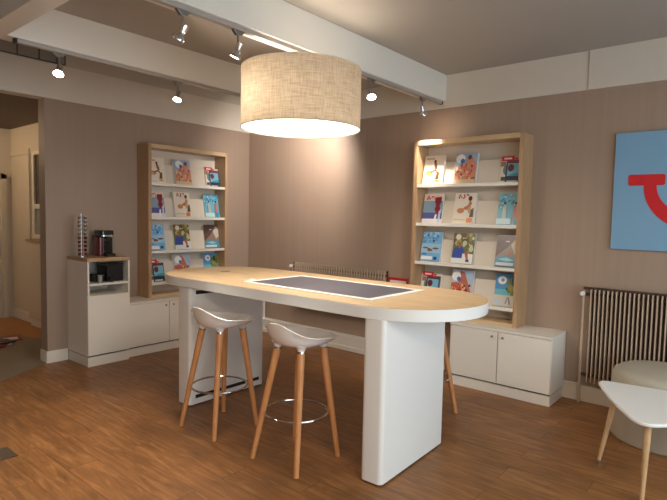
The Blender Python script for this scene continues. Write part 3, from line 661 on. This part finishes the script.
# ------------------------------------------------------------------ side table and pouf
stp = (5.28, -1.17, 0)
st = thing('side_table', 'low white rounded triangular side table on three wooden legs', 'table', stp)
def rounded_poly(c, rads, n=10):
    out = []; k = len(c)
    for i in range(k):
        p = Vector(c[i]); a = (Vector(c[i - 1]) - p).normalized(); b = (Vector(c[(i + 1) % k]) - p).normalized()
        r = rads[i]; A = p + a * r; B = p + b * r
        for j in range(n + 1):
            t = j / n; out.append(tuple(A * (1 - t) ** 2 + p * 2 * t * (1 - t) + B * t * t))
    return out
corners = [(4.85, -0.93), (5.265, -1.71), (5.82, -0.86)]
def bulge(c, k=0.05):
    out = []; g = sum((Vector(p) for p in c), Vector((0, 0))) / len(c)
    for i in range(len(c)):
        a, b = Vector(c[i]), Vector(c[(i + 1) % len(c)]); mid = (a + b) / 2; out += [tuple(a), tuple(mid + (mid - g).normalized() * k)]
    return out
tp = rounded_poly(bulge(corners, 0.035), [0.10, 0.25, 0.16, 0.25, 0.12, 0.25])
MB(stp).prism(tp, 0.453, 0.475, M['white_cool']).build('top', st, 0.007, True)
for hx, hy, fx, fy in ((5.00, -1.12, 4.965, -1.25), (5.275, -1.56, 5.28, -1.66), (5.60, -1.0, 5.72, -0.97)):
    if hx == 5.00: hx, hy, fx, fy = 5.02, -1.13, 4.965, -1.262
    l = MB(stp).tube((fx, fy, 0.03), (hx, hy, 0.452), 0.0115, M['oak_leg'], 0.021, 16).build('leg', st, 0, True)
    MB(stp).tube((fx, fy, 0.0), (fx, fy, 0.031), 0.010, M['steel'], 0.0115, 12).build('foot_cap', l, 0, True)
pf = (5.22, -0.485, 0)
pt = thing('pouf', 'round beige upholstered pouf in front of the tall radiator', 'pouf', pf)
MB(pf).lathe([(0.34, 0.0), (0.352, 0.012), (0.355, 0.24), (0.352, 0.262)], M['pouf_side'], pf, seg=64).build('base_cushion', pt, 0, True)
MB(pf).lathe([(0.352, 0.266), (0.358, 0.28), (0.358, 0.445), (0.345, 0.484), (0.31, 0.508), (0.2, 0.52), (0.0005, 0.522)], M['pouf_top'], pf, seg=64).build('top_cushion', pt, 0, True)

# floor outlet lower left
tag(MB((2.0, -3.8, 0)).box((1.88, -3.84, 0.0005), (2.07, -3.74, 0.004), plain((96, 84, 76), 0.4, 0.5)).build('floor_outlet'), 'flat grey metal floor outlet plate at the left foreground', 'floor outlet')

# ------------------------------------------------------------------ light tracks and spots
def track(x, ya, yb, label):
    t = thing('light_track', label, 'light track', (x, (ya + yb) / 2, 2.81), 'ceiling light tracks')
    o = (x, (ya + yb) / 2, 2.81)
    MB(o).box((x - 0.017, ya, 2.782), (x + 0.017, yb, 2.8098), M['track']).build('rail', t, 0.002)
    MB(o).box((x - 0.018, yb, 2.780), (x + 0.018, yb + 0.02, 2.8098), M['black']).build('end_cap', t)
    MB(o).box((x - 0.018, ya - 0.02, 2.780), (x + 0.018, ya, 2.8098), M['black']).build('end_cap', t)
track(3.045, -3.55, -0.06, 'grey light track under the nearer white beam')
track(1.57, -3.53, -0.25, 'grey light track under the farther white beam')

WARM = (1.0, 0.84, 0.64)
def make_spot(x, y, aim, power, label, cone=55, color=WARM):
    z = 2.7815
    t = thing('track_spotlight', label, 'spotlight', (x, y, z), 'spotlights on the ceiling tracks')
    o = (x, y, z)
    MB(o).prism([(y - 0.05, z), (y + 0.05, z), (y + 0.018, z - 0.032), (y - 0.018, z - 0.032)], x - 0.014, x + 0.014, M['steel'], axis='x').build('adapter', t, 0.002)
    MB(o).tube((x, y, z - 0.032), (x, y, z - 0.10), 0.006, M['steel']).build('stem', t, 0, True)
    c = Vector((x, y, z - 0.115)); d = (Vector(aim) - c).normalized()
    h = MB(o).lathe([(0.013, 0), (0.019, 0.004), (0.019, 0.05), (0.022, 0.06), (0.038, 0.085), (0.040, 0.10), (0.037, 0.10), (0.030, 0.088)], M['chrome'], c - d * 0.04, d, 20).build('head', t, 0, True)
    MB(o).lathe([(0.002, 0), (0.029, 0.001), (0.030, 0.004), (0.002, 0.006)], M['lampface'], c + d * 0.052, d, 20).build('lamp', t, 0, True)
    if power:
        L = bpy.data.lights.new('spot_beam', 'SPOT'); L.energy = power; L.color = color; L.spot_size = math.radians(cone); L.spot_blend = 0.7; L.shadow_soft_size = 0.03
        lo = bpy.data.objects.new('spot_beam', L); col.objects.link(lo); lo.parent = t
        p = c + d * 0.075
        lo.location = p - Vector(o); lo.rotation_mode = 'QUATERNION'; lo.rotation_quaternion = Vector((0, 0, -1)).rotation_difference(d)
    return t
P1, P2 = 3.045, 1.57
make_spot(P1, -3.16, (1.9, -3.9, 0.5), 30, 'chrome spotlight with a flared head, leftmost on the nearer track')
make_spot(P1, -2.745, (2.2, -3.3, 0.4), 30, 'chrome spotlight on the nearer track just left of the drum lampshade')
make_spot(P1, -1.28, (3.9, -2.2, 1.0), 26, 'glowing spotlight on the nearer track just right of the drum lampshade')
make_spot(P1, -0.42, (3.04, -0.14, 2.12), 55, 'chrome spotlight at the far end of the nearer track, above the right rack', 58, (1, .88, .74))
make_spot(P2, -3.24, (2.9, -4.2, 0.3), 26, 'glowing spotlight at the upper left, near the end of the farther track')
make_spot(P2, -2.21, (2.2, -3.0, 0.6), 26, 'glowing spotlight in the middle of the farther track')
make_spot(P2, -0.85, (0.98, 0.0, 2.2), 62, 'spotlight on the farther track hidden behind the drum lampshade', 130, (1, .92, .84))

# ventilation grille above the pale band
vg = thing('wall_grille', 'grey slatted grille high above the left wall, beside the farther track', 'grille', (0.0, -2.95, 3.11))
gb = (0.0, -2.95, 3.11)
MB(gb).box((0.001, -3.55, 3.112), (0.02, -2.53, 3.40), plain((150, 142, 132), 0.5)).build('panel', vg)
for y in (-3.42, -3.2, -2.99, -2.79, -2.62, -2.54):
    MB(gb).box((0.0205, y, 3.112), (0.03, y + 0.012, 3.40), plain((84, 78, 72), 0.5)).build('bar', vg)
MB(gb).box((0.0205, -3.55, 3.102), (0.035, -2.53, 3.111), plain((84, 78, 72), 0.5)).build('sill', vg)

# ------------------------------------------------------------------ drum pendant
px, py = 2.99, -2.09; z0, z1, r = 2.245, 2.683, 0.447
po = (px, py, 2.81)
pn = thing('pendant_lamp', 'large round linen drum pendant lamp hanging over the high table', 'lamp', po)
m = MB(po); S = 96
ro1 = [m.V((px + r * math.cos(2 * PI * k / S), py + r * math.sin(2 * PI * k / S), z0)) for k in range(S)]
ro2 = [m.V((px + r * math.cos(2 * PI * k / S), py + r * math.sin(2 * PI * k / S), z1)) for k in range(S)]
for k in range(S): m.face([ro1[k], ro1[(k + 1) % S], ro2[(k + 1) % S], ro2[k]], M['linen'])
shd = m.build('lamp_shade', pn, 0, True)
MB(po).torus((px, py, z0 + 0.002), r, 0.003, M['cream'], 96, 6).build('lower_hoop', shd, 0, True)
MB(po).torus((px, py, z1 - 0.002), r, 0.003, M['cream'], 96, 6).build('upper_hoop', shd, 0, True)
MB(po).lathe([(0.0005, 0), (r - 0.006, 0.0), (r - 0.006, 0.006), (0.0005, 0.006)], M['diffuser'], (px, py, z0 + 0.006), seg=96, caps=False).build('diffuser', pn)
MB(po).tube((px, py, 2.56), (px, py, 2.809), 0.004, M['white']).lathe([(0.03, 0), (0.03, 0.02)], M['white'], (px, py, 2.789)).build('cord', pn, 0, True)
MB(po).lathe([(0.012, 0), (0.03, 0.02), (0.032, 0.05), (0.018, 0.08), (0.014, 0.11)], M['diffuser'], (px, py, 2.45)).build('bulb', pn, 0, True)
def point(loc, e, c, s=0.05, parent=None, name='bulb_light'):
    L = bpy.data.lights.new(name, 'POINT'); L.energy = e; L.color = c; L.shadow_soft_size = s
    o = bpy.data.objects.new(name, L); col.objects.link(o); o.location = loc; return o
b1 = point((px - 0.12, py - 0.12, 2.5), 7.5, (1, 0.87, 0.72), 0.05); b1.parent = pn; b1.location = Vector((px - 0.07, py - 0.24, 2.47)) - Vector(po)
# light thrown down by the diffuser
L = bpy.data.lights.new('diffuser_light', 'AREA'); L.shape = 'DISK'; L.size = 0.86; L.energy = 17; L.color = (1, 0.89, 0.76)
lo = bpy.data.objects.new('diffuser_light', L); col.objects.link(lo); lo.parent = pn; lo.location = Vector((px, py, z0 - 0.004)) - Vector(po)

# hall lamp (in the room beyond, out of view)
hl = thing('ceiling_lamp', 'round warm ceiling lamp of the room beyond the opening', 'lamp', (-2.3, -3.3, 2.78))
MB((-2.3, -3.3, 2.78)).lathe([(0.16, 0), (0.18, 0.03), (0.18, 0.059)], M['diffuser'], (-2.3, -3.3, 2.72)).build('lamp_shade', hl, 0, True)
point((-2.3, -3.3, 2.6), 16, (1, 0.72, 0.42), 0.15, name='hall_light')

# ------------------------------------------------------------------ daylight
w = bpy.data.worlds.new('sky'); sc.world = w; w.use_nodes = True
bg = w.node_tree.nodes['Background']; bg.inputs['Color'].default_value = (0.78, 0.92, 1.0, 1); bg.inputs['Strength'].default_value = 2.3
L = bpy.data.lights.new('window_portal', 'AREA'); L.shape = 'RECTANGLE'; L.size = 6.1; L.size_y = 2.4; L.cycles.is_portal = True
lo = bpy.data.objects.new('window_portal', L); col.objects.link(lo); lo.location = (XR + 0.2, -3.55, 1.55)
lo.rotation_euler = (PI / 2, 0, PI / 2)
lo.rotation_mode = 'QUATERNION'; lo.rotation_quaternion = Vector((0, 0, -1)).rotation_difference(Vector((-1, 0, 0)))

# added warm fill lights without fixtures, unseen behind the viewer
for i, (x, y, a) in enumerate(((4.6, -5.6, (3.6, -4.4, 0)), (6.6, -4.2, (6.0, -2.4, 0)), (5.8, -6.0, (4.0, -3.4, 1.0)))):
    L = bpy.data.lights.new('fill_spot', 'SPOT'); L.energy = 60; L.color = WARM; L.spot_size = math.radians(110); L.spot_blend = 0.9; L.shadow_soft_size = 0.08
    lo = bpy.data.objects.new('fill_spot', L); col.objects.link(lo); lo.location = (x, y, 2.9)
    lo.rotation_mode = 'QUATERNION'; lo.rotation_quaternion = Vector((0, 0, -1)).rotation_difference((Vector(a) - Vector((x, y, 2.9))).normalized())

# ------------------------------------------------------------------ camera
cam = bpy.data.cameras.new('camera'); co = bpy.data.objects.new('camera', cam); col.objects.link(co)
cam.sensor_width = 36; cam.sensor_fit = 'HORIZONTAL'; cam.lens = 526.356 * 36 / 667
Rv = Vector((0.76670109, 0.64167548, 0.02054296)); Uv = Vector((-0.05674069, 0.0358538, 0.99774496)); Fv = Vector((-0.63949193, 0.76613777, -0.06389826))
m4 = Matrix((Rv, Uv, -Fv)).transposed().to_4x4(); m4.translation = Vector((5.76589687, -5.00093905, 1.6))
co.matrix_world = m4; cam.clip_start = 0.05
sc.camera = co
sc.view_settings.view_transform = 'Standard'; sc.view_settings.look = 'None'; sc.view_settings.gamma = 1.0
sc.view_settings.use_curve_mapping = False
sc.view_settings.exposure = 0.6
sc.cycles.max_bounces = 8; sc.cycles.diffuse_bounces = 5
sc.cycles.use_denoising = True
